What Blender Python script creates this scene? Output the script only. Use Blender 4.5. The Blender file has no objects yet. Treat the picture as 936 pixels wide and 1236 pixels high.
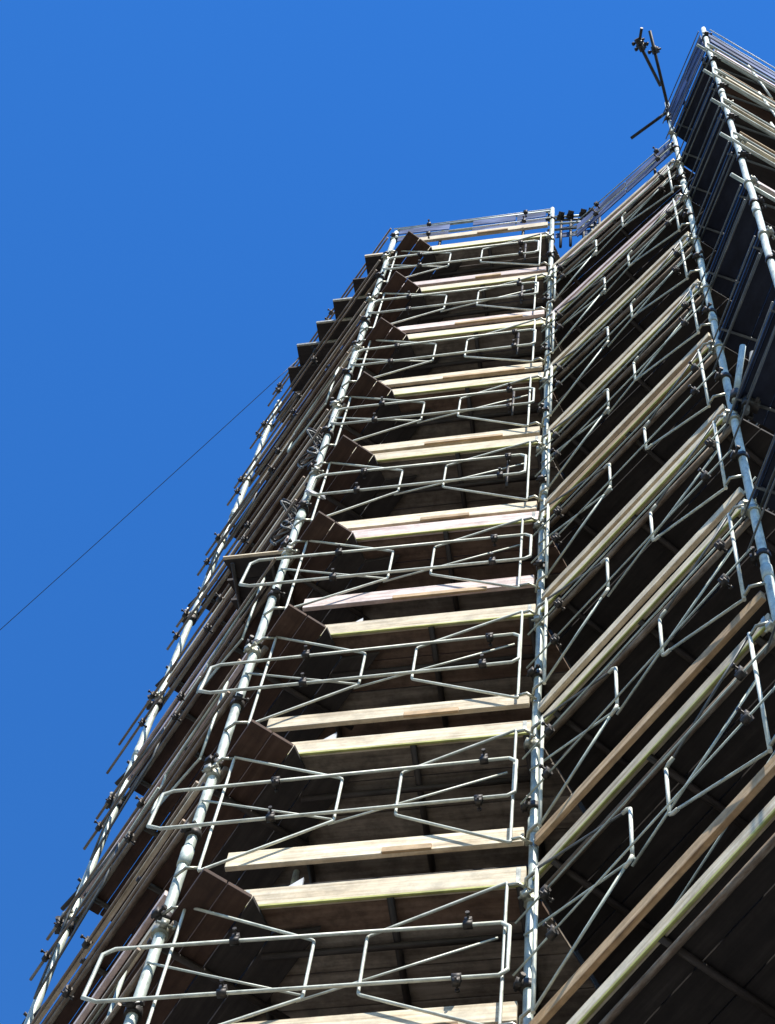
import bpy, math, random
from mathutils import Vector, Matrix
random.seed(7)
# ------------------------------------------------------------------ camera
sc = bpy.context.scene
FPX = 2600.0
cam_d = bpy.data.cameras.new('camera'); cam = bpy.data.objects.new('camera', cam_d)
sc.collection.objects.link(cam); sc.camera = cam
cam_d.sensor_fit = 'VERTICAL'; cam_d.sensor_height = 24.0; cam_d.lens = 24.0*FPX/1236.0
cam_d.clip_start = 0.1; cam_d.clip_end = 6000
Rw = Matrix(((0.9778305187, -0.2093978910, 0.0),
             (-0.1943931990, -0.9077627366, -0.3717231473),
             (0.0778380431, 0.3634822380, -0.9283436334)))
cam.matrix_world = Matrix.Translation((0, 0, 1.6)) @ Rw.to_4x4()
# ------------------------------------------------------------------ light
SUN_EL, SUN_AZ = math.radians(50), math.radians(172)      # azimuth clockwise from +Y
w = bpy.data.worlds.new('World'); sc.world = w; w.use_nodes = True
nt = w.node_tree; bg = nt.nodes['Background']
sky = nt.nodes.new('ShaderNodeTexSky'); sky.sky_type = 'NISHITA'; sky.sun_disc = False
sky.sun_elevation = SUN_EL; sky.sun_rotation = SUN_AZ
sky.air_density = 1.6; sky.dust_density = 0.0; sky.ozone_density = 7.0; sky.altitude = 0
hs = nt.nodes.new('ShaderNodeHueSaturation'); hs.inputs['Saturation'].default_value = 1.27; hs.inputs['Value'].default_value = 0.88; hs.inputs['Hue'].default_value = 0.512
nt.links.new(sky.outputs[0], hs.inputs['Color']); nt.links.new(hs.outputs[0], bg.inputs[0]); bg.inputs[1].default_value = 0.15
sd = bpy.data.lights.new('sun', 'SUN'); sd.energy = 5.0; sd.angle = math.radians(0.5); sd.color = (1, 0.95, 0.87)
sun = bpy.data.objects.new('sun', sd); sc.collection.objects.link(sun)
tosun = Vector((math.sin(SUN_AZ)*math.cos(SUN_EL), math.cos(SUN_AZ)*math.cos(SUN_EL), math.sin(SUN_EL)))
sun.rotation_euler = tosun.to_track_quat('Z', 'Y').to_euler()
vs = sc.view_settings; vs.view_transform = 'Standard'; vs.look = 'None'; vs.gamma = 1; vs.exposure = 0.6
# ------------------------------------------------------------------ materials
def ramp_mix(nt, fac, cols):
    r = nt.nodes.new('ShaderNodeValToRGB'); e = r.color_ramp.elements
    while len(e) < len(cols): e.new(0.5)
    for i, (p, c) in enumerate(cols): e[i].position = p; e[i].color = (*c, 1)
    nt.links.new(fac, r.inputs[0]); return r.outputs[0]
def make_mat(name, cols, rough=0.7, metal=0.0, scale=(1.5, 18, 1), coord='UV', bump=0.15, detail=6, rr=0.15, patch=0.3):
    m = bpy.data.materials.new(name); m.use_nodes = True; t = m.node_tree
    b = t.nodes['Principled BSDF']; tc = t.nodes.new('ShaderNodeTexCoord')
    mp = t.nodes.new('ShaderNodeMapping'); mp.inputs['Scale'].default_value = scale
    t.links.new(tc.outputs[coord], mp.inputs[0])
    n = t.nodes.new('ShaderNodeTexNoise'); n.inputs['Scale'].default_value = 1.0; n.inputs['Detail'].default_value = detail
    n.inputs['Roughness'].default_value = 0.65
    t.links.new(mp.outputs[0], n.inputs[0])
    base = ramp_mix(t, n.outputs[0], cols)
    if patch:      # stains and per-piece variation
        n2 = t.nodes.new('ShaderNodeTexNoise'); n2.inputs['Scale'].default_value = 6.0; n2.inputs['Detail'].default_value = 8; n2.inputs['Roughness'].default_value = 0.7
        t.links.new(tc.outputs['Object'], n2.inputs['Vector'])
        oi = t.nodes.new('ShaderNodeObjectInfo')
        m1 = t.nodes.new('ShaderNodeMapRange'); m1.inputs[1].default_value = 0.38; m1.inputs[2].default_value = 0.58; m1.inputs[3].default_value = 1-patch; m1.inputs[4].default_value = 1.0
        m2 = t.nodes.new('ShaderNodeMapRange'); m2.inputs[3].default_value = 1-patch*0.7; m2.inputs[4].default_value = 1.08
        t.links.new(n2.outputs[0], m1.inputs[0]); t.links.new(oi.outputs['Random'], m2.inputs[0])
        mm = t.nodes.new('ShaderNodeMath'); mm.operation = 'MULTIPLY'; t.links.new(m1.outputs[0], mm.inputs[0]); t.links.new(m2.outputs[0], mm.inputs[1])
        vm = t.nodes.new('ShaderNodeVectorMath'); vm.operation = 'SCALE'; t.links.new(base, vm.inputs[0]); t.links.new(mm.outputs[0], vm.inputs['Scale']); base = vm.outputs[0]
    t.links.new(base, b.inputs['Base Color'])
    b.inputs['Metallic'].default_value = metal
    mr = t.nodes.new('ShaderNodeMapRange'); mr.inputs[3].default_value = rough-rr; mr.inputs[4].default_value = min(1, rough+rr)
    t.links.new(n.outputs[0], mr.inputs[0]); t.links.new(mr.outputs[0], b.inputs['Roughness'])
    if bump:
        bp = t.nodes.new('ShaderNodeBump'); bp.inputs['Strength'].default_value = bump; bp.inputs['Distance'].default_value = 0.01
        t.links.new(n.outputs[0], bp.inputs['Height']); t.links.new(bp.outputs[0], b.inputs['Normal'])
    return m
M = {}
M['timber'] = make_mat('weathered_pale_timber', [(0.28, (0.22, 0.15, 0.09)), (0.40, (0.60, 0.48, 0.31)), (0.55, (0.80, 0.69, 0.49)), (0.75, (0.85, 0.78, 0.62))], 0.75, scale=(1.2, 26, 1))
M['timber_p'] = make_mat('pink_toned_timber', [(0.28, (0.25, 0.15, 0.12)), (0.42, (0.60, 0.46, 0.40)), (0.56, (0.80, 0.66, 0.60)), (0.78, (0.84, 0.74, 0.70))], 0.75, scale=(1.3, 24, 1))
M['timber_b'] = make_mat('tan_timber', [(0.28, (0.16, 0.10, 0.06)), (0.42, (0.46, 0.30, 0.15)), (0.58, (0.62, 0.44, 0.25)), (0.78, (0.70, 0.56, 0.36))], 0.78, scale=(1.4, 22, 1))
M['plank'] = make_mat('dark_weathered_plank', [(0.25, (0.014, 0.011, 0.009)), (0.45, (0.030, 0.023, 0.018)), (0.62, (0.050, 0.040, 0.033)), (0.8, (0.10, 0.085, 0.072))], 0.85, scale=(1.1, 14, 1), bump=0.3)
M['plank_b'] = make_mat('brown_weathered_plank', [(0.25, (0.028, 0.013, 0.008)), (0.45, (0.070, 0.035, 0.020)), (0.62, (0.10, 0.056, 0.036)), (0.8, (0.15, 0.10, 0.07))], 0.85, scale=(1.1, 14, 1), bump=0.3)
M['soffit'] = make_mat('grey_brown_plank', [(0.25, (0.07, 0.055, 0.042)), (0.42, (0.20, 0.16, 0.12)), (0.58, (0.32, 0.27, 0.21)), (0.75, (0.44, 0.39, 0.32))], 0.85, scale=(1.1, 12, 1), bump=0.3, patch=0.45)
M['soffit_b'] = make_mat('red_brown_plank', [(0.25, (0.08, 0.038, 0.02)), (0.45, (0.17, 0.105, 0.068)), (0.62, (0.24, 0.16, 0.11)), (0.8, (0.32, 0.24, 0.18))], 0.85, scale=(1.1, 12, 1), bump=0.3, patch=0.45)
M['steel_deck'] = make_mat('dark_blue_steel_decking', [(0.3, (0.008, 0.012, 0.026)), (0.55, (0.018, 0.026, 0.05)), (0.8, (0.04, 0.05, 0.075))], 0.5, 0.3, scale=(3, 9, 1))
M['tube'] = make_mat('galvanised_steel_tube', [(0.3, (0.20, 0.22, 0.19)), (0.42, (0.50, 0.56, 0.48)), (0.60, (0.70, 0.76, 0.65)), (0.72, (0.36, 0.30, 0.22))], 0.5, 0.12, scale=(5, 3, 1), bump=0.1)
M['frame'] = make_mat('pale_powder_coated_frame', [(0.3, (0.34, 0.35, 0.27)), (0.45, (0.70, 0.72, 0.60)), (0.65, (0.82, 0.84, 0.72)), (0.78, (0.45, 0.38, 0.27))], 0.5, 0.05, scale=(7, 2, 1), bump=0.05)
M['rusty'] = make_mat('rust_stained_steel_tube', [(0.3, (0.12, 0.07, 0.04)), (0.5, (0.27, 0.20, 0.14)), (0.7, (0.40, 0.36, 0.30))], 0.6, 0.35, scale=(6, 4, 1))
M['clamp'] = make_mat('dark_forged_clamp', [(0.3, (0.03, 0.028, 0.026)), (0.6, (0.08, 0.07, 0.06)), (0.8, (0.16, 0.12, 0.09))], 0.55, 0.5, scale=(20, 20, 20), coord='Object')
M['clamp_pale'] = make_mat('zinc_plated_clamp', [(0.3, (0.35, 0.34, 0.26)), (0.6, (0.60, 0.60, 0.48)), (0.8, (0.72, 0.70, 0.60))], 0.4, 0.5, scale=(20, 20, 20), coord='Object')
M['white'] = make_mat('white_plastic', [(0.3, (0.62, 0.63, 0.62)), (0.7, (0.80, 0.80, 0.78))], 0.4, scale=(9, 9, 9), coord='Object', bump=0)
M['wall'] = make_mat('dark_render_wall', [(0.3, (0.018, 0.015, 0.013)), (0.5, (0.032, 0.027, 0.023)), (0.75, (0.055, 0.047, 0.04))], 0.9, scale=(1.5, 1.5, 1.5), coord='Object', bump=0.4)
M['glass'] = make_mat('dark_window_glass', [(0.3, (0.015, 0.02, 0.03)), (0.7, (0.03, 0.04, 0.06))], 0.12, scale=(1, 1, 1), coord='Object', bump=0, rr=0.05)
M['winframe'] = make_mat('dark_window_frame', [(0.3, (0.05, 0.05, 0.05)), (0.7, (0.09, 0.085, 0.08))], 0.5, scale=(6, 6, 6), coord='Object', bump=0)
M['roof'] = make_mat('roof_felt', [(0.3, (0.04, 0.04, 0.045)), (0.7, (0.09, 0.09, 0.09))], 0.9, scale=(3, 3, 3), coord='Object')
M['asphalt'] = make_mat('asphalt', [(0.3, (0.035, 0.035, 0.036)), (0.5, (0.05, 0.05, 0.05)), (0.75, (0.075, 0.072, 0.07))], 0.9, scale=(0.7, 0.7, 0.7), coord='Object', detail=12)
M['paving'] = make_mat('concrete_paving', [(0.3, (0.16, 0.155, 0.145)), (0.5, (0.24, 0.23, 0.21)), (0.75, (0.31, 0.30, 0.28))], 0.85, scale=(1.2, 1.2, 1.2), coord='Object', detail=10)
M['dull'] = make_mat('dull_grey_steel_tube', [(0.3, (0.08, 0.085, 0.085)), (0.5, (0.17, 0.18, 0.175)), (0.7, (0.26, 0.27, 0.25)), (0.8, (0.2, 0.14, 0.09))], 0.5, 0.3, scale=(5, 4, 1))
M['darktube'] = make_mat('dark_brown_tube', [(0.3, (0.03, 0.025, 0.02)), (0.6, (0.07, 0.055, 0.045)), (0.8, (0.12, 0.10, 0.085))], 0.6, 0.3, scale=(6, 4, 1))  # dark brown steel tone for transoms, bearers and stubs
M['boarding'] = make_mat('matt_pane_boarding', [(0.3, (0.03, 0.02, 0.015)), (0.7, (0.06, 0.045, 0.03))], 0.85, scale=(1, 6, 1))  # matt boarding added in place of glass so the panes reflect no sky
M['lime'] = make_mat('edge_colour_fringe', [(0.3, (0.30, 0.28, 0.07)), (0.5, (0.52, 0.52, 0.15)), (0.75, (0.66, 0.64, 0.30))], 0.7, scale=(1.5, 10, 1))  # yellow-green optical fringe of the bright boards, put into a colour
M['wire'] = make_mat('black_cable', [(0.3, (0.015, 0.015, 0.015)), (0.7, (0.03, 0.03, 0.03))], 0.5, scale=(4, 4, 4), coord='Object', bump=0)
def net_mat():
    m = bpy.data.materials.new('blue_debris_netting'); m.use_nodes = True; t = m.node_tree
    b = t.nodes['Principled BSDF']; b.inputs['Roughness'].default_value = 0.8
    tc = t.nodes.new('ShaderNodeTexCoord'); mp = t.nodes.new('ShaderNodeMapping'); mp.inputs['Scale'].default_value = (2.0, 5, 1)
    n = t.nodes.new('ShaderNodeTexNoise'); n.inputs['Scale'].default_value = 1; n.inputs['Detail'].default_value = 5
    t.links.new(tc.outputs['UV'], mp.inputs[0]); t.links.new(mp.outputs[0], n.inputs[0])
    t.links.new(ramp_mix(t, n.outputs[0], [(0.35, (0.008, 0.018, 0.05)), (0.5, (0.03, 0.06, 0.16)), (0.68, (0.12, 0.17, 0.34))]), b.inputs['Base Color'])
    mr = t.nodes.new('ShaderNodeMapRange'); mr.inputs[1].default_value = 0.35; mr.inputs[2].default_value = 0.6
    mr.inputs[3].default_value = 0.62; mr.inputs[4].default_value = 0.97
    t.links.new(n.outputs[0], mr.inputs[0]); t.links.new(mr.outputs[0], b.inputs['Alpha'])
    return m
M['net'] = net_mat()
# ------------------------------------------------------------------ mesh helpers
def V(*a): return Vector(a)
class MB:
    def __init__(s): s.v = []; s.f = []; s.uv = []
    def face(s, idx, uv): s.f.append(idx); s.uv.extend(uv)
    def sweep(s, pts, r, seg=8, cap=True, r1=None):
        pts = [Vector(p) for p in pts]; n = len(pts); base = len(s.v); L = 0; u0 = random.random()*40
        up = None; ls = []
        for i, p in enumerate(pts):
            a = (pts[i]-pts[i-1]).normalized() if i else (pts[1]-pts[0]).normalized()
            b = (pts[i+1]-pts[i]).normalized() if i < n-1 else a
            t = (a+b).normalized()
            if up is None: up = t.orthogonal().normalized()
            else: up = (up - t*up.dot(t)).normalized()
            k = 1/max(0.5, t.dot(a)); bi = t.cross(up)
            if i: L += (pts[i]-pts[i-1]).length
            ls.append(L); rad = r if r1 is None else r+(r1-r)*i/(n-1)
            for j in range(seg):
                an = 2*math.pi*j/seg
                s.v.append(p+(up*math.cos(an)+bi*math.sin(an))*rad*(k if 0 < i < n-1 else 1))
        for i in range(n-1):
            for j in range(seg):
                a = base+i*seg+j; b = base+i*seg+(j+1) % seg
                s.face((a, b, b+seg, a+seg), [(u0+ls[i], j/seg), (u0+ls[i], (j+1)/seg), (u0+ls[i+1], (j+1)/seg), (u0+ls[i+1], j/seg)])
        if cap:
            s.face(tuple(base+j for j in reversed(range(seg))), [(u0, 0)]*seg)
            s.face(tuple(base+(n-1)*seg+j for j in range(seg)), [(u0, 0)]*seg)
        return s
    def prism(s, quad, z0, z1, axis=None):
        """quad: four xy points or xyz; z0,z1 heights (each a number or 4 numbers); uv.x runs along quad[0]->quad[1]"""
        q = [Vector((p[0], p[1], 0)) for p in quad]; base = len(s.v); n = len(q)
        z0 = z0 if hasattr(z0, '__len__') else [z0]*n; z1 = z1 if hasattr(z1, '__len__') else [z1]*n
        for p, z in zip(q, z0): s.v.append(V(p.x, p.y, z))
        for p, z in zip(q, z1): s.v.append(V(p.x, p.y, z))
        ax = (q[1]-q[0]).normalized(); ay = V(-ax.y, ax.x, 0); u0 = random.random()*40; v0 = random.random()*40
        def uv(i):
            p = s.v[i]; d = p-q[0]; return (u0+d.dot(ax), v0+d.dot(ay)+(p.z-z0[0])*1.0)
        fs = [tuple(base+i for i in reversed(range(n))), tuple(base+n+i for i in range(n))]
        for i in range(n): j = (i+1) % n; fs.append((base+i, base+j, base+n+j, base+n+i))
        for f in fs: s.face(f, [uv(i) for i in f])
        return s
    def obox(s, c, ax, ay, az, sx, sy, sz):
        c = Vector(c); base = len(s.v); ax = Vector(ax).normalized(); ay = Vector(ay).normalized(); az = Vector(az).normalized()
        for dz in (-1, 1):
            for dx, dy in ((-1, -1), (1, -1), (1, 1), (-1, 1)): s.v.append(c+ax*dx*sx/2+ay*dy*sy/2+az*dz*sz/2)
        u0 = random.random()*40
        for f in ((3, 2, 1, 0), (4, 5, 6, 7), (0, 1, 5, 4), (1, 2, 6, 5), (2, 3, 7, 6), (3, 0, 4, 7)):
            uv = []
            for i in f:
                d = s.v[base+i]-c; uv.append((u0+d.dot(ax), u0+d.dot(ay)+d.dot(az)))
            s.face(tuple(base+i for i in f), uv)
        return s
    def torus(s, c, nrm, R, r, n=20, seg=6):
        nrm = Vector(nrm).normalized(); a = nrm.orthogonal().normalized(); b = nrm.cross(a)
        return s.sweep([Vector(c)+(a*math.cos(t*2*math.pi/n)+b*math.sin(t*2*math.pi/n))*R for t in range(n+1)], r, seg, cap=False)
    def build(s, name, mat, parent=None, loc=None, smooth=True, bevel=0.0):
        me = bpy.data.meshes.new(name)
        off = Vector(loc) if loc is not None else Vector((0, 0, 0))
        if parent is not None: off = ROOTLOC[parent.name]
        me.from_pydata([tuple(v-off) for v in s.v], [], s.f)
        ul = me.uv_layers.new(name='UVMap')
        for i, u in enumerate(s.uv): ul.data[i].uv = u
        me.materials.append(mat); me.update()
        if smooth: me.shade_auto_smooth(angle=math.radians(40)) if hasattr(me, 'shade_auto_smooth') else None
        for p in me.polygons: p.use_smooth = len(p.vertices) == 4 and smooth == 'tube'
        o = bpy.data.objects.new(name, me); sc.collection.objects.link(o)
        if parent is not None: o.parent = parent; ROOTLOC[o.name] = off
        else: o.location = off; ROOTLOC[o.name] = off
        if bevel:
            bm = o.modifiers.new('bevel', 'BEVEL'); bm.width = bevel; bm.segments = 1; bm.limit_method = 'ANGLE'
        return o
ROOTLOC = {}
def tag(o, label=None, cat=None, group=None, kind=None):
    if label: o['label'] = label
    if cat: o['category'] = cat
    if group: o['group'] = group
    if kind: o['kind'] = kind
    return o
def empty(name, loc, label, cat, group=None):
    o = bpy.data.objects.new(name, None); sc.collection.objects.link(o); o.location = loc; o.empty_display_size = 0.1
    ROOTLOC[o.name] = Vector(loc); return tag(o, label, cat, group)
T = 'tube'
# ------------------------------------------------------------------ plan of the scaffold
LEV = [11.07+2*i for i in range(10)]
def line(p0, z0, p1, z1):
    p0, p1 = Vector(p0), Vector(p1)
    return lambda z: p0+(p1-p0)*((z-z0)/(z1-z0))
PT = {'D': line((-1.87, 10.28), 17.07, (-1.80, 10.05), 29.07),
      'A': line((-0.82, 7.53), 13.07, (-0.69, 7.46), 29.07),
      'B': line((1.335, 6.77), 13.07, (1.335, 6.74), 29.07),
      'C': line((2.37, 4.81), 17.07, (2.54, 5.10), 29.07),
      'E': line((2.47, 3.83), 17.07, (2.72, 3.98), 29.07)}
PT['F'] = lambda z: PT['E'](z)+Vector((2.3, 0.75))
ORDER = 'DABCEF'
def v3(p, z): return V(p.x, p.y, z)
def frame_of(bay, z):
    p0, p1 = PT[bay[0]](z), PT[bay[1]](z); d = (p1-p0).normalized(); return p0, p1, d, Vector((-d.y, d.x))
def at(bay, u, d, z):
    p0, p1, dr, n = frame_of(bay, z); q = p0+(p1-p0)*u+n*d; return V(q.x, q.y, z)
def cut(bay, d, z, cp, cd):
    """point of the bay's line at offset d where it meets the line cp + t*cd"""
    p0, p1, dr, n = frame_of(bay, z); a = p0+n*d; det = dr.x*(-cd.y)+dr.y*cd.x
    r = cp-a; t = (r.x*(-cd.y)+r.y*cd.x)/det; return a+dr*t
def bisect(k, z):
    i = ORDER.index(k); n0 = frame_of(ORDER[i-1:i+1], z)[3]; n1 = frame_of(ORDER[i:i+2], z)[3]; return (n0+n1).normalized()
# ------------------------------------------------------------------ ground
def sheet(name, quad, z, t, mat):
    m = MB(); m.prism(quad, z-t, z); o = m.build(name, mat, smooth=False); o['kind'] = 'structure'; return o
sheet('ground', [(-3000, -3000), (3000, -3000), (3000, 3000), (-3000, 3000)], 0.0, 0.5, M['asphalt'])
sheet('pavement', [(-40, 1.2), (40, 1.2), (40, 40), (-40, 40)], 0.12, 0.116, M['paving'])
# ------------------------------------------------------------------ the building behind the scaffold
OFF = 1.08
def wallpoly(z):
    pts = []
    bD = cut('DA', OFF, z, PT['D'](z)+frame_of('DA', z)[2]*0.7, frame_of('DA', z)[3]); pts.append(bD)
    for k, (b0, b1) in (('A', ('DA', 'AB')), ('B', ('AB', 'BC')), ('C', ('BC', 'CE'))):
        p0, p1, d, n = frame_of(b1, z); pts.append(cut(b0, OFF, z, p0+n*OFF, d))
    p0, p1, d, n = frame_of('EF', z); pts.append(cut('BC', OFF, z, p0+n*OFF, d) if False else cut('CE', OFF, z, p0+n*OFF, d))
    pts.append(p0+n*OFF+d*14); pts.append(p0+n*OFF+d*14+n*16); pts.append(bD+Vector((4.5, 9)))
    return pts
zt = LEV[9]-0.1
poly = wallpoly(LEV[5])
bt = empty('tall_building', (4, 10, 0.12), 'tall dark rendered building wrapped in tube and board scaffolding', 'building')
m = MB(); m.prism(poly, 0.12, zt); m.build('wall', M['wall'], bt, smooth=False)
m = MB(); m.prism([p+(Vector((6, 12))-p).normalized()*0.25 for p in poly], zt+0.003, zt+0.25); m.build('roof', M['roof'], bt, smooth=False)
def window(bay, uc, z0, wd, hg):
    z = LEV[5]; p0, p1, d, n = frame_of(bay, z); c = p0+(p1-p0)*uc+n*OFF
    wf = MB(); o3 = V(-n.x, -n.y, 0); d3 = V(d.x, d.y, 0); c3 = V(c.x, c.y, z0+hg/2)+o3*0.03
    for s in (-1, 1):
        wf.obox(c3+d3*s*wd/2, d3, o3, (0, 0, 1), 0.07, 0.06, hg+0.14)
        wf.obox(c3+V(0, 0, s*hg/2), d3, o3, (0, 0, 1), wd-0.07, 0.056, 0.07)
    wf.obox(c3, d3, o3, (0, 0, 1), 0.05, 0.05, hg-0.07)
    f = wf.build('window_frame', M['winframe'], bt, smooth=False)
    g = MB(); g.obox(c3-o3*0.022, d3, o3, (0, 0, 1), wd-0.07, 0.012, hg-0.07); g.build('pane', M['boarding'], f, smooth=False)
for i in range(2, 10):
    z0 = LEV[i-1]+0.35
    for b in ('BC', 'DA'): window(b, 0.5 if b != 'DA' else 0.55, z0, 1.0, 1.25)
# ------------------------------------------------------------------ standards
FACE = {'DA': 'narrow left side face', 'AB': 'broad middle face', 'BC': 'slanting face right of inner corner',
        'CE': 'dark return face', 'EF': 'far right face'}
NTH = ['tenth from the top', 'ninth from the top', 'eighth from the top', 'seventh from the top', 'sixth from the top',
       'fifth from the top', 'fourth from the top', 'third from the top', 'second from the top', 'topmost']
def clamp_mesh(c, ax, out, r=0.032, sc_=1.0):
    """a coupler: collar round the tube along ax, flap and bolt pointing out"""
    m = MB(); c = Vector(c); ax = Vector(ax).normalized(); out = (Vector(out)-ax*Vector(out).dot(ax)).normalized(); sd = ax.cross(out)
    m.sweep([c-ax*0.035*sc_, c+ax*0.035*sc_], r*1.5, 10)
    m.obox(c+out*(r*1.5+0.012), sd, out, ax, 0.05*sc_, 0.05*sc_, 0.055*sc_)
    m.sweep([c+out*(r+0.03)-sd*0.05*sc_, c+out*(r+0.03)+sd*0.055*sc_], 0.010*sc_, 6)
    m.sweep([c+out*(r+0.03)+sd*0.055*sc_, c+out*(r+0.03)+sd*0.075*sc_], 0.018*sc_, 6)
    return m
PLAB = {'D': 'outermost pale tube standard along the left edge against the sky',
        'A': 'thick pale standard at the left corner of the middle face',
        'B': 'upright standard at the inner corner between middle and right faces',
        'C': 'leaning-looking standard at the right corner, carrying the cantilevered tubes on top',
        'E': 'standard at the highest right corner beside the photo edge'}
TOPS = {'D': 0.75, 'A': 1.25, 'B': 1.5, 'C': 2.35, 'E': 1.75}
for k in 'DABCE':
    z1 = LEV[9]+TOPS[k]; p = v3(PT[k](0.12), 0.12); R0 = 0.036 if k in 'AD' else 0.031
    root = empty('scaffold_standard', p, PLAB[k], 'scaffold pole', 'upright scaffold standards')
    m = MB(); zz = [0.12, 4, 8]+[l+o for l in LEV for o in (-0.6, 0.0)]+[z1]
    m.sweep([v3(PT[k](z), z)+V(random.uniform(-.006, .006), random.uniform(-.006, .006), 0) for z in zz], R0, 12); m.build('tube', M['tube'], root, smooth=T)
    i = ORDER.index(k); n0 = -frame_of(ORDER[i-1:i+1] if i else 'DA', 20)[3]; n1 = -frame_of(ORDER[i:i+2], 20)[3]
    for li, z in enumerate(LEV):
        for off, nn, mm in ((-0.1, n0, 'clamp'), (-0.24, n1, 'clamp_pale'), (0.9+random.uniform(-.05, .05), n1, 'clamp'), (1.42, n0, 'clamp'))[(0 if k == 'A' else 1):(2 if k in 'D' else 3)]:
            if z+off > z1: continue
            ang = random.uniform(-0.6, 0.6); nv = V(nn.x, nn.y, 0); nv.rotate(Matrix.Rotation(ang, 3, 'Z'))
            clamp_mesh(v3(PT[k](z+off), z+off), (0, 0, 1), nv, R0).build('coupler', M[mm], root, smooth=T)
        if li in (1, 4, 7):
            m = MB(); m.sweep([v3(PT[k](z+0.55), z+0.55), v3(PT[k](z+0.75), z+0.75)], R0*1.22, 12)
            m.build('spigot_sleeve', M['tube'], root, smooth=T)
    if li:
        m = MB(); b = v3(PT[k](0.12), 0.12); m.prism([(b.x-.08, b.y-.08), (b.x+.08, b.y-.08), (b.x+.08, b.y+.08), (b.x-.08, b.y+.08)], 0.121, 0.13)
        m.build('base_plate', M['clamp'], root, smooth=False)
# inner row of standards near the wall
for k in 'ABC':
    bs = {'A': bisect('A', 20), 'B': bisect('B', 20), 'C': bisect('C', 20)}[k]
    m = MB(); m.sweep([v3(PT[k](z)+bs*1.02, z) for z in (0.12, 10, 20, LEV[9]+0.9)], 0.024, 10)
    o = m.build('scaffold_standard', M['tube'], loc=v3(PT[k](0.12)+bs*1.02, 0.12), smooth=T)
    tag(o, {'A': 'inner standard against the wall behind the left corner', 'B': 'inner standard against the wall behind the inner corner',
            'C': 'inner standard against the wall behind the right corner'}[k], 'scaffold pole', 'inner scaffold standards')
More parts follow.
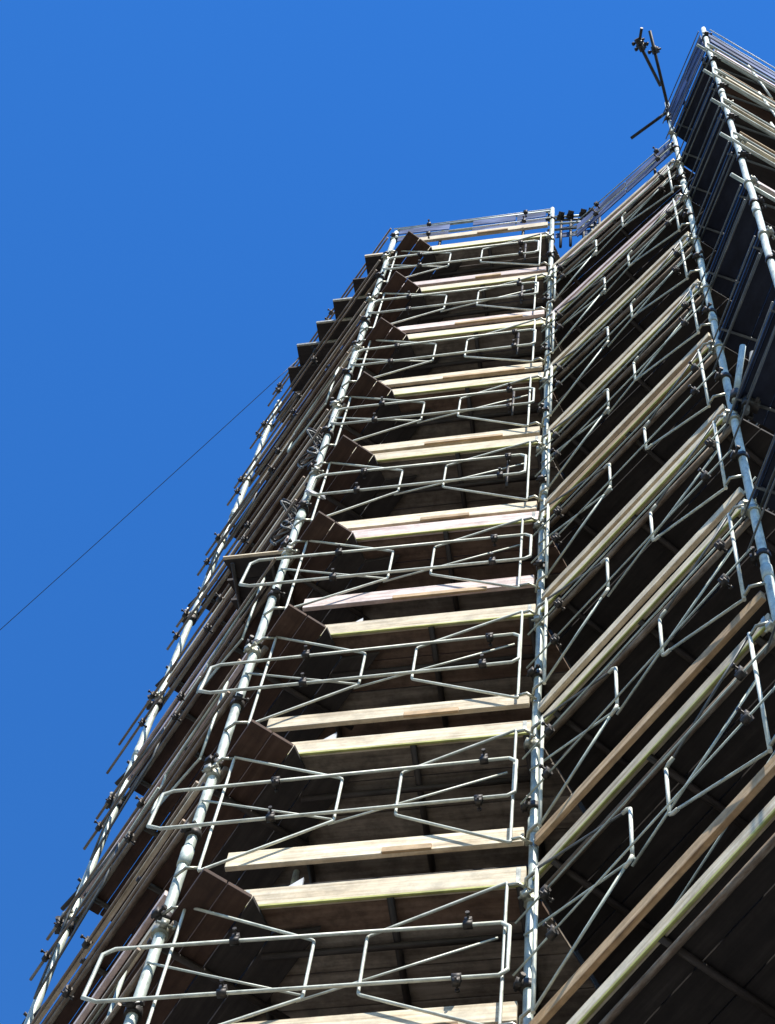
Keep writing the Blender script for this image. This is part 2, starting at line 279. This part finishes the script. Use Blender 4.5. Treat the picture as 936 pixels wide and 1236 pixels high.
# ------------------------------------------------------------------ platforms
S1 = {'AB': [.55, .52, .43, .58, .27, .30, .36, .37, .32, .58], 'BC': [.40, .42, .28, .22, .27, .20, .25, .22, .30, .30],
      'DA': [.45, .40, .5, .38, .45, .40, .36, .42, .32, .40], 'CE': [.4]*10, 'EF': [.45, .4, .5, .4, .5, .42, .45, .4, .45, .5]}
def platform(bay, li):
    z = LEV[li]; p0, p1, dr, n = frame_of(bay, z); L = (p1-p0).length
    lab = {'AB': 'platform with pale sunlit edge boards', 'BC': 'platform with slanting edge boards',
           'DA': 'long dark platform', 'CE': 'short dark blue steel decked platform',
           'EF': 'platform with pale edge board'}[bay]
    root = empty('scaffold_platform', v3((p0+p1)/2, z), '%s, %s, %s' % (lab, NTH[li+(bay == 'BC')], FACE[bay]), 'scaffold platform',
                 'working platforms of the '+FACE[bay])
    nA = frame_of('DA', z)[3]
    def ends(d):
        if bay == 'AB':
            u = 0.195+random.uniform(-.008, .008)
            a = cut(bay, d, z, p0+dr*L*u, nA)
            fd = frame_of('DA', z); a2 = cut(bay, d, z, p0+fd[3]*0.74, fd[2])
            if d > 0.24 and (a2-a).dot(dr) < 0: a = a2
            b = cut(bay, d, z, p1, bisect('B', z)) - dr*0.012
        elif bay == 'BC': a = cut(bay, d, z, p0, bisect('B', z))+dr*0.012; b = cut(bay, d, z, p1, bisect('C', z))-dr*0.012
        elif bay == 'CE': a = cut(bay, d, z, p0, bisect('C', z))+dr*0.012; b = cut(bay, d, z, p1, bisect('E', z))-dr*0.012
        elif bay == 'EF': a = cut(bay, d, z, p0, bisect('E', z))+dr*0.012; b = p1+n*d
        else:
            a = p0+n*d+dr*0.1; b = p1+n*d+dr*(0.46 if d < 0.37 else 0.30 if d < 0.61 else 0.52)
        return a, b
    zb = z-0.045 - (0.075 if bay == 'DA' else 0)
    wds = [0.012, 0.245, 0.505, 0.765, 1.035] if bay != 'DA' else [0.012, 0.187, 0.365, 0.60, 0.83]
    mat = M['steel_deck'] if bay == 'CE' else None
    for j in range(4):
        d0, d1 = wds[j]+0.004, wds[j+1]-0.004
        st = random.getstate(); a0, b0 = ends(d0); random.setstate(st); a1, b1 = ends(d1)
        e = random.uniform(-.012, .012)
        m = MB(); t = random.uniform(0, 0.004); m.prism([a0+dr*e, b0, b1, a1+dr*e], zb-t, zb+0.04-t)
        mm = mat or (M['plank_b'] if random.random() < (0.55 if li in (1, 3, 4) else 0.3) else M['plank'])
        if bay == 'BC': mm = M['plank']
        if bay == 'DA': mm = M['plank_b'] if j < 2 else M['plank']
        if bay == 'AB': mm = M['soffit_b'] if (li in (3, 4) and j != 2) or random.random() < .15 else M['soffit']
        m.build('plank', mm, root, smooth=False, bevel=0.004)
    # bearers under the boards
    us = {'AB': (0.235, 0.62, 0.97), 'BC': (0.10, 0.5, 0.93), 'DA': (0.08, 0.36, 0.64, 0.95), 'CE': (0.12, 0.85), 'EF': (0.45, 0.95)}[bay]
    for u in us:
        m = MB(); m.sweep([at(bay, u, -0.02, zb-0.03), at(bay, u, 1.0, zb-0.03)], 0.024 if bay != 'CE' else 0.013, 8); m.build('transom', M['darktube' if bay != 'CE' else 'dull'], root, smooth=T)
    ex0, ex1 = {'AB': (0.0, 0.0), 'DA': (0.12 if li in (1, 2, 5) else 0.02, 0.03), 'EF': (0.07, 0)}.get(bay, (0, 0))
    dl = {'AB': 0.30, 'EF': 0.02}.get(bay, 0.05)
    m = MB(); m.sweep([at(bay, -ex0 if dl < .1 else .25, dl, zb-0.085), at(bay, 1+ex1, dl, zb-0.085)], {'CE': 0.010, 'EF': 0.018}.get(bay, 0.024), 8)
    m.build('ledger', M[{'EF': 'tube', 'CE': 'dull', 'AB': 'darktube'}.get(bay, 'rusty')], root, smooth=T)
    # edge boards
    def board(name, u0, u1, zz, hh, d, mt, tilt=0.0, t=0.038):
        q = [at(bay, u0, d, zz), at(bay, u1, d, zz), at(bay, u1, d+t, zz), at(bay, u0, d+t, zz)]
        m = MB(); m.prism(q, [zz, zz+tilt, zz+tilt, zz], [zz+hh, zz+tilt+hh, zz+tilt+hh, zz+hh]); return m.build(name, mt, root, smooth=False, bevel=0.003)
    hb = random.uniform(0.17, 0.215)
    mt = M[random.choice(['timber', 'timber', 'timber_p'] if bay != 'BC' else ['timber', 'timber_b', 'timber_b', 'timber_p'])]; mg = M[random.choice(['timber', 'timber_p', 'timber'])]
    if bay == 'BC' and li < 2: mt, mg = M['timber'], M['timber_b']
    if bay == 'CE':
        board('toe_board', 0.02, 0.98, z-0.085, 0.05, -0.012, M['steel_deck'], t=0.02)
    else:
        ua, ub = {'AB': (0.2, 0.985), 'BC': (0.02, 0.985), 'DA': (0.04, 0.97), 'EF': (0.03, 1.0)}[bay]
        th = {'AB': (hb, hb*0.9), 'BC': (0.115, 0.10), 'DA': (0.08, 0.06), 'EF': (0.10, 0.035)}[bay]
        board('toe_board', ua, ub, z-0.06, th[0], -0.028, mt)
        if bay in ('AB', 'BC'): board('edge_strip', ua, ub, z-0.085, 0.024, -0.034, M['lime'], t=0.018)  # added strip that paints the colour fringe along the lower board edge
        if bay in ('AB', 'BC'):
            Lb = (p1-p0).length
            for ue in (ua+0.03/Lb, ub-0.06/Lb): board('end_band', ue, ue+0.03/Lb, z-0.0615, hb*0.95 if bay == 'AB' else th[0]+.003, -0.031, M['clamp_pale'], t=0.002)
        s1 = S1[bay][li]; ua1 = {'AB': 0.13}.get(bay, ua)
        if bay in ('AB', 'BC') or (bay == 'EF' and li in (8, 6)) or (bay == 'DA' and li % 3 == 1): board('guard_board', ua1, ub-0.01, z-0.06+s1+random.uniform(-.02, .02), th[1], -0.028, mg if bay != 'EF' else M['timber_b'], tilt=random.uniform(-.02, .02))
        if bay == 'AB' and li in (1, 2, 3, 5):
            board('inner_toe_board', 0.5, 0.9, z+0.0, 0.2, 0.42, M['timber'])
            g = MB(); c = at(bay, 0.34, 0.05, z+0.17); g.prism([at(bay, .28, .03, z), at(bay, .36, .03, z), at(bay, .36, .05, z), at(bay, .28, .05, z)], [z+.13]*4, [z+.135, z+.33, z+.33, z+.135])
            g.build('lit_fleck', M['white'], root, smooth=False)  # added white wedge standing in for a small sunlit fleck
        if bay == 'AB':   # second board lapped over the first, as the joints show
            board('lapped_board', 0.50+random.uniform(-.1, .1), 0.8+random.uniform(-.1, .12), z-0.06+s1-0.035, 0.06, -0.05, M['timber_b'], t=0.02)
    return root
for li in range(10):
    for bay in ('DA', 'AB', 'BC', 'CE'):
        if (bay, li) != ('BC', 9): platform(bay, li)     # the slanting face stops one lift lower
    if li >= 5: platform('EF', li)
# ------------------------------------------------------------------ guardrail frames
def guard(bay, li):
    z = LEV[li]; top = li == 9 or (bay == 'BC' and li == 8)
    jit = lambda a: random.uniform(-a, a)
    zw0, zw1 = 0.36+jit(.04), 1.90+jit(.05); zn0, zn1 = 0.84+jit(.04), 1.43+jit(.03)
    uw0, uw1 = 0.07+jit(.008), 0.935+jit(.01); un0, un1 = 0.42+jit(.03), 0.60+jit(.02)
    D = -0.075
    lab = {'AB': 'pale bow-tie guardrail frames', 'BC': 'thin slanting guardrail',
           'DA': 'rusty guardrail tubes', 'CE': 'thin guardrail tubes of the dark return',
           'EF': 'pale guardrail tubes'}[bay]
    base = at(bay, 0.5, D, z)
    root = empty('guardrail', base, '%s, %s, %s' % (lab, NTH[li+(bay == 'BC')], FACE[bay]), 'guardrail', 'guardrails of the '+FACE[bay])
    r = 0.0105
    tl = jit(.05)
    def P(u, dz, d=D): return at(bay, u, d, z+dz+tl*(u-.5))
    if not top and bay in ('AB', 'BC', 'EF'):
        def rounded(pts, rad=0.022):
            out = []
            n = len(pts)
            for i in range(n):
                p = pts[i]; a = (pts[i-1]-p); b = (pts[(i+1) % n]-p)
                q0 = p+a.normalized()*rad; q2 = p+b.normalized()*rad
                out += [q0, (q0+q2+2*p)/4, q2]
            return out+[out[0]]
        if bay == 'AB':
            m = MB(); m.sweep(rounded([P(uw0, zw1), P(un0, zn1), P(un0, zn0), P(uw0, zw0)]), r, 8, cap=False); m.build('end_frame', M['frame'], root, smooth=T)
            m = MB(); m.sweep(rounded([P(un1, zn1), P(uw1, zw1), P(uw1, zw0), P(un1, zn0)]), r, 8, cap=False); m.build('end_frame', M['frame'], root, smooth=T)
        elif bay == 'BC':   # upper sloping bars dull grey, lower galvanised, end bars pale
            for (a, zt1, zt0, b, nt1, nt0) in ((uw0, zw1, zw0, un0, zn1, zn0), (uw1, zw1, zw0, un1, zn1, zn0)):
                k_ = 0.03*(1 if b > a else -1)
                m = MB(); m.sweep([P(b, nt1-0.04), P(b, nt0+0.04)], r*1.15, 8); m.sweep([P(b, nt1-0.04), P(b-k_*.4, nt1-.01), P(b-k_, nt1)], r*1.15, 8); m.sweep([P(b, nt0+0.04), P(b-k_*.4, nt0+.01), P(b-k_, nt0)], r*1.15, 8)
                m.build('end_bar', M['frame'], root, smooth=T)
                m = MB(); m.sweep([P(b-k_, nt1), P(a, zt1)], r*0.8, 8); m.build('sloping_bar', M['dull'], root, smooth=T)
                m = MB(); m.sweep([P(b-k_, nt0), P(a, zt0)], r*0.9, 8); m.build('sloping_bar', M['tube'], root, smooth=T)
                m = MB(); m.sweep([P(a, zt1+.01), P(a, zt0-.01)], r*1.25, 8); m.build('end_bar', M['frame'], root, smooth=T)
        else:
            m = MB(); m.sweep([P(0.22, 1.95), P(0.30, 0.1)], r*1.2, 8); m.build('end_bar', M['frame'], root, smooth=T)
        # brackets to the standard
        for (u, e, dz) in () if bay == 'EF' else ((uw0, -0.005, zw1-0.02), (uw1, 1.0, zw1-0.03), (uw1, 1.0, zw0+0.04), (uw0, -0.005, zw0+0.04)):
            m = MB(); m.sweep([P(u, dz), P((u+e)/2, dz-0.02, D-0.02), P(e, dz-0.02, -0.04)], 0.011, 6); m.build('bracket', M['clamp_pale'], root, smooth=T)
    ext = 0
    if bay == 'AB': ext = 0.115 if li <= 3 else -0.03
    if bay == 'EF': ext = 0.06
    zr = (zn1, zn0+0.05) if not top else (1.05, 0.55)
    d2 = D-0.034
    tb = M['frame'] if bay in ('AB', 'EF') else (M['rusty'] if bay in ('DA',) else M['tube'] if bay == 'BC' else M['dull'])
    if ext and not top:
        u_end = 0.925+jit(.02)
        pts = [P(u_end, zr[0], d2), P(-ext+0.03, zr[0]+jit(.02), d2), P(-ext, zr[0]-0.05, d2), P(-ext-0.01, zr[1]+0.05, d2), P(-ext+0.03, zr[1], d2), P(u_end, zr[1]+jit(.02), d2)]
        if bay == 'AB':
            pts = pts[:1]+pts[1:]+[P(u_end+0.022, zr[1]+0.05, d2), P(u_end+0.022, zr[0]-0.05, d2), P(u_end, zr[0], d2)]
        m = MB(); m.sweep(pts, 0.0125, 8); m.build('looped_rail', tb, root, smooth=T)
    else:
        e0, e1 = {'BC': (-0.2 if top else 0, 0), 'DA': (0.16+jit(.03) if li in (1, 4) else 0.02+jit(.01), 0.02), 'CE': (0.02, 0.03)}.get(bay, (0.0, 0.0))
        for zz in zr:
            m = MB(); m.sweep([P(-e0, zz+jit(.02), d2), P(1+e1, zz+jit(.02), d2)], 0.013 if bay == 'DA' else 0.007, 8); m.build('rail', tb, root, smooth=T)
        if bay == 'DA' and li in (0, 2, 3, 6):
            m = MB(); m.sweep([P(-0.02+jit(.04), 1.3+jit(.1), -0.05), P(0.55, 1.55, -0.05)], 0.012, 8); m.build('rail', M['tube'], root, smooth=T)
            m = MB(); m.sweep([P(0.07, zw0, D), P(0.07, zw1-0.3, D), P(0.09, zw1-0.25, D), P(0.36, zn1, D), P(0.37, zn1-0.05, D), P(0.37, zn0, D), P(0.07, zw0-0.02, D)], 0.010, 8); m.build('end_frame', M['dull'], root, smooth=T)
            m = MB(); m.sweep([P(0.92, zw0, D), P(0.92, zw1-0.3, D), P(0.62, zn1, D), P(0.62, zn0, D), P(0.92, zw0-0.02, D)], 0.010, 8); m.build('end_frame', M['tube'], root, smooth=T)
    # shallow braces
    if bay in ('AB', 'BC') and not top:
        d3 = D+0.034
        if (bay, li) not in (('AB', 4), ('AB', 7), ('BC', 5), ('BC', 2)): m = MB(); m.sweep([P(0.0, zn1-0.06, d3), P(un0-0.01, zn0+0.08, d3)], 0.0085, 6); m.build('brace', tb, root, smooth=T)
        if (bay, li) not in (('AB', 6), ('AB', 8), ('BC', 3)): m = MB(); m.sweep([P(un0-0.02, zn0+0.02, d3), P(0.92, zn1-0.05+jit(.03), d3)], 0.0085, 6); m.build('brace', tb, root, smooth=T)
    if bay == 'BC' and not top:
        for q in range(3):
            m = MB(); m.sweep([P(0.0, 0.25+jit(.2)+q*0.3, 0.25+.2*q), P(1.0, 0.6+jit(.35)+q*0.3, 0.1+.2*q)], 0.0065, 6); m.build('inner_rail', M['dull' if q else 'tube'], root, smooth=T)
    # rail clamps
    cl = {'AB': (0.23, 0.84), 'BC': (0.14 if not top else 0.4, 0.9), 'DA': (0.06, 0.5), 'CE': (), 'EF': (0.5,)}[bay]
    for u in cl:
        for zz in zr:
            uu = u+jit(.02); c = P(uu, zz, d2); ax = (P(uu+.01, zz, d2)-c)
            clamp_mesh(c, ax, (0, 0, 1) if random.random() < .5 else (0, 0, -1), 0.018, 0.8).build('coupler', M['clamp'], root, smooth=T)
    if bay == 'AB' and 4 <= li < 9:       # short upright the rails are clamped to
        m = MB(); m.sweep([P(0.85, zr[1]-0.14, D+0.03), P(0.85, zr[0]+0.12, D+0.03)], 0.013, 8); m.build('short_upright', M['clamp'], root, smooth=T)
    return root
for li in range(10):
    for bay in ('DA', 'AB', 'BC', 'CE'):
        if (bay, li) != ('BC', 9): guard(bay, li)
    if li >= 5: guard('EF', li)
# ------------------------------------------------------------------ parapet of rails and netting at the very top
for bay, lab in (('AB', 'blue debris netting strips along the top rails of the middle face'),
                 ('BC', 'blue debris netting strips at the top right of the inner corner'),
                 ('CE', 'blue striped netting on the rails of the highest return face'),
                 ('EF', 'blue debris netting behind the top rail at the far right')):
    z = LEV[9 if bay != 'BC' else 8]; root = empty('debris_net', at(bay, 0.5, -0.02, z+0.4), lab, 'netting', 'blue debris netting at the top')
    for zz, hh in (((0.70, 0.24), (1.06, 0.26)) if bay != 'CE' else ((0.12, 0.42), (0.62, 0.34), (1.04, 0.30))):
        us = [0.03, 0.36, 0.5, 0.78, 0.97] if bay == 'AB' else ([0.22, 0.62, 0.97] if bay == 'BC' else [0.03, 0.5, 0.97])
        for qi in range(len(us)-1):
            if bay == 'AB' and qi == 1: continue
            q = [at(bay, us[qi], -0.02, z), at(bay, us[qi+1]-.01, -0.02, z), at(bay, us[qi+1]-.01, -0.008, z), at(bay, us[qi], -0.008, z)]
            e = random.uniform(-.03, .03); m = MB(); m.prism(q, [z+zz+e, z+zz-e, z+zz-e, z+zz+e], z+zz+hh); m.build('net_strip', M['net'], root, smooth=False)
    for zz in (1.42, 1.0):
        m = MB(); m.sweep([at(bay, 0.2 if bay == 'BC' else 0.0, 0.01, z+zz), at(bay, 1.0, 0.01, z+zz)], 0.02, 8); m.build('rail', M['tube'], root, smooth=T)
    for u in ((0.3, 0.82) if bay != 'BC' else (0.345, 0.82)):
        m = MB(); m.sweep([at(bay, u, 0.03, z-0.1), at(bay, u, 0.03, z+1.5)], 0.02, 8); m.build('upright', M['clamp'], root, smooth=T)
# ------------------------------------------------------------------ boards cantilevered from the left side
zf = LEV[9]-0.06
p0, p1, dr, n = frame_of('DA', zf); drab = frame_of('AB', zf)[2]
for i in range(6):
    s_ = -0.06+0.345*i; out = [0.34, 0.30, 0.36, 0.38, 0.44, 0.36][i]; z = zf-0.07*i
    a = p1-dr*s_; b = p1-dr*(s_+0.335)
    root = empty('overhanging_board', v3((a+b)/2, z), 'dark overhanging board at the top left edge, %s in the row below the corner' % ['first', 'second', 'third', 'fourth', 'fifth', 'sixth'][i], 'board', 'overhanging boards stepping down the top left edge')
    nab = V(-drab.y, drab.x, 0).xy; wd = 0.29+0.04*(i % 2)
    m = MB(); m.prism([a-drab*out, a+drab*0.12, a+drab*0.12+nab*wd, a-drab*out+nab*wd], z-0.05, z); m.build('plank', M['plank'], root, smooth=False, bevel=0.004)
    if i in (0, 2, 3, 4):
        m = MB(); m.prism([a-drab*out-nab*.026, a+drab*0.1-nab*.026, a+drab*0.1-nab*.003, a-drab*out-nab*.003], z-0.045, z+0.012); m.build('edge_strip', M['clamp_pale' if i != 0 else 'timber'], root, smooth=False)
z = LEV[4]-0.14; p0, p1, dr, n = frame_of('AB', z)
root = empty('overhanging_platform', v3(p0, z), 'dark board platform jutting out left past the corner standard, halfway up', 'scaffold platform')
for j in range(3):
    m = MB(); m.prism([p0-dr*0.58+n*(0.0+.19*j), p0-dr*0.03+n*(.19*j), p0-dr*0.03+n*(.185+.19*j), p0-dr*0.5+n*(.185+.19*j)], z-0.045, z)
    m.build('plank', M['plank'], root, smooth=False)
m = MB(); m.prism([p0-dr*0.58-n*.03, p0-dr*0.03-n*.03, p0-dr*0.03-n*.002, p0-dr*0.58-n*.002], z-0.03, z-0.012); m.build('edge_board', M['timber'], root, smooth=False)
for sx in (0.5, 0.15):
    a = p0-dr*sx; m = MB(); m.sweep([v3(a+n*.02, z-.07), v3(a+n*.6, z-.07)], .018, 8); m.build('bearer', M['darktube'], root, smooth=T)
# ------------------------------------------------------------------ tubes cantilevered from the right corner top
zc = LEV[9]+1.85; c = PT['C'](zc)
def tube_thing(name, pts, r, mat, label, cat, clamps=(), group=None):
    o = empty(name, pts[0], label, cat, group); m = MB(); m.sweep(pts, r, 10); m.build('tube', mat, o, smooth=T)
    a = Vector(pts[-1])-Vector(pts[0])
    for t in clamps: clamp_mesh(Vector(pts[0])+a*t, a, (0.3, -0.2, 1), r+.004, 1.5).build('coupler', M['clamp'], o, smooth=T)
    return o
c3 = v3(c, zc)
tube_thing('cantilever_tube', [c3+V(.06, .1, -.1), c3+V(-0.47, -0.93, 0.25)], .022, M['clamp'], 'long dark tube jutting up from the right corner standard against the sky', 'scaffold tube', (.78,), 'loose tubes on the right corner')
tube_thing('cantilever_tube', [c3+V(-.17, -.28, .0), c3+V(-0.61, -0.80, 0.03)], .022, M['clamp'], 'shorter dark tube clamped to the long one, ending in a forked clamp', 'scaffold tube', (.97, .85), 'loose tubes on the right corner')
tube_thing('cantilever_tube', [c3+V(.05, -.10, -.30), c3+V(-0.42, 0.42, -.38)], .022, M['clamp'], 'stubby dark tube pointing down left from the right corner top', 'scaffold tube', (.1,), 'loose tubes on the right corner')
tube_thing('cantilever_tube', [c3+V(-.60, -.98, .0), c3+V(-0.58, -.74, .06)], .02, M['clamp'], 'short dark stub clamped at the outer end of the forked tube', 'scaffold tube', (.9,), 'loose tubes on the right corner')
# ------------------------------------------------------------------ sky cable
d0 = V(-1.61, 9.16, 29.2); cable_end = V(-9.741, 18.099, 20.0)
pts = []
for i in range(33):
    t = i/32; q = d0.lerp(cable_end, t); q.z -= 4*0.5*t*(1-t); pts.append(q)
m = MB(); m.sweep(pts, 0.0045, 6); tag(m.build('cable', M['wire'], loc=d0, smooth=T), 'thin dark cable running down left across the blue sky', 'cable')

# ------------------------------------------------------------------ small things hung on and clamped to the corners
tube_thing('brace_tube', [V(2.36, 4.72, 17.0), V(2.42, 4.50, 17.75)], .026, M['tube'], 'short pale tube forking up beside the right corner standard', 'scaffold tube', (.1,), 'short braces at the right corner')
tube_thing('brace_tube', [V(2.43, 4.72, 16.8), V(2.50, 4.52, 17.7)], .024, M['dull'], 'short grey tube forking up outside the right corner standard', 'scaffold tube', (.15,), 'short braces at the right corner')
root = empty('leaning_plank', (2.2, 5.6, 18), 'grey weathered plank leaning across the slanting face near the right corner', 'plank')
m = MB(); a, b = V(2.56, 5.38, 18.15), V(2.16, 6.28, 17.45); ax = b-a; sd = V(-ax.y, ax.x, 0).normalized()
m.obox((a+b)/2, ax, sd, ax.cross(sd), ax.length, 0.10, 0.03); m.build('board', M['timber_b'], root, smooth=False, bevel=.003)
for t in (0.06, 0.94): m = MB(); m.obox(a+ax*t, ax, sd, ax.cross(sd), 0.03, 0.105, 0.036); m.build('end_band', M['clamp_pale'], root, smooth=False)
# coil of pale hose hung at the left corner standard
root = empty('hose_coil', (-0.70, 7.40, 20.1), 'coil of white hose hanging on the left corner standard', 'hose')
m = MB()
for k in range(5): m.torus(V(-0.68+random.uniform(-.012, .012), 7.385+.004*k, 20.12+random.uniform(-.02, .02)), (0.2+random.uniform(-.2, .2), -1, 0.35), 0.085+random.uniform(-.01, .01), 0.009)
m.build('coil', M['white'], root, smooth=T)
m = MB(); m.sweep([V(-0.70, 7.40, 20.22), V(-0.75, 7.44, 20.27), V(-0.79, 7.5, 20.25)], 0.008, 6); m.build('tie', M['clamp'], root, smooth=T)
# tangle of rope down the left side between fifth and seventh lift
for (z0, lab) in ((21.9, 'upper tangle of dark rope lashed beside the left corner standard'), (19.9, 'lower tangle of dark rope lashed beside the left corner standard')):
    c = PT['A'](z0)-frame_of('DA', z0)[2]*0.18-frame_of('DA', z0)[3]*0.06
    root = empty('rope_tangle', v3(c, z0), lab, 'rope', 'rope tangles at the left corner')
    for q in range(3):
        m = MB(); pts = []
        for i in range(40):
            t = i/39; r_ = 0.07+0.03*math.sin(9*t+q)
            pts.append(V(c.x+r_*math.cos(17*t+q*2), c.y+r_*math.sin(13*t+q), z0-0.35+0.8*t+0.05*math.sin(21*t)))
        m.sweep(pts, 0.010, 6); m.build('strand', M['dull' if q else 'clamp'], root, smooth=T)
# tube stubs poking out past the outermost standard
for li, (ln, n_) in {0: (.42, 2), 1: (.36, 2), 2: (.26, 1), 3: (.34, 1), 4: (.22, 1), 5: (.2, 1), 6: (.22, 1)}.items():
    z = LEV[li]+0.45; p0, p1, dr, n = frame_of('DA', z)
    for q in range(n_):
        a = p0+dr*0.2+n*0.05-n*0.07*q; b = p0-dr*(ln-0.06*q)-n*(0.04+0.07*q)
        tube_thing('tube_stub', [v3(a, z+.1*q), v3(b, z-0.12+.1*q)], .021, M['darktube'], 'dark tube stub past the outermost left standard, %s%s' % (NTH[li].replace('from the top', 'lift from the top'), (', inner one', ', outer one')[q] if n_ == 2 else ''), 'scaffold tube', (.5,), 'tube stubs along the left edge')
    z = LEV[li]-0.35; a = PT['D'](z); c = V(a.x, a.y, z)
    o = clamp_mesh(c, (0, 0, 1), V(-n.x, -n.y, 0)-V(dr.x, dr.y, 0)*random.uniform(0, 1), .038, 1.4).build('swivel_clamp', M['clamp'], loc=c, smooth=T)
    tag(o, 'large dark swivel clamp on the outermost left standard, %s' % NTH[li].replace('from the top', 'lift from the top'), 'clamp', 'swivel clamps on the left edge')

# level run of rails carried on past the inner corner at the very top
root = empty('corner_rails', at('AB', 1.15, 0.02, LEV[9]), 'cluttered level rails running on past the inner corner at the top', 'guardrail')
for q, zz in enumerate((0.45, 0.85, 1.15, 1.42)):
    m = MB(); m.sweep([at('AB', 0.97, 0.03+.02*q, LEV[9]+zz), at('AB', 1.30-.02*q, 0.05+.03*q, LEV[9]+zz+random.uniform(-.04, .04))], .018, 8); m.build('rail', M['tube' if q % 2 else 'dull'], root, smooth=T)
for u in (1.05, 1.11, 1.19, 1.24, 1.29):
    m = MB(); m.sweep([at('AB', u, 0.08, LEV[9]-0.3), at('AB', u+.004, 0.08, LEV[9]+1.5+random.uniform(-.08, .05))], .02, 8); m.build('upright', M['clamp'], root, smooth=T)
    clamp_mesh(at('AB', u, 0.05, LEV[9]+1.15), (1, 0, 0), (0, -1, .3), .022, 1.4).build('coupler', M['clamp'], root, smooth=T)
for (u0, u1, zz, hh) in ((1.02, 1.3, .55, .22), (1.05, 1.26, .95, .14)):
    m = MB(); m.prism([at('AB', u0, .11, 0), at('AB', u1, .11, 0), at('AB', u1, .122, 0), at('AB', u0, .122, 0)], LEV[9]+zz, LEV[9]+zz+hh); m.build('net_strip', M['net'], root, smooth=False)
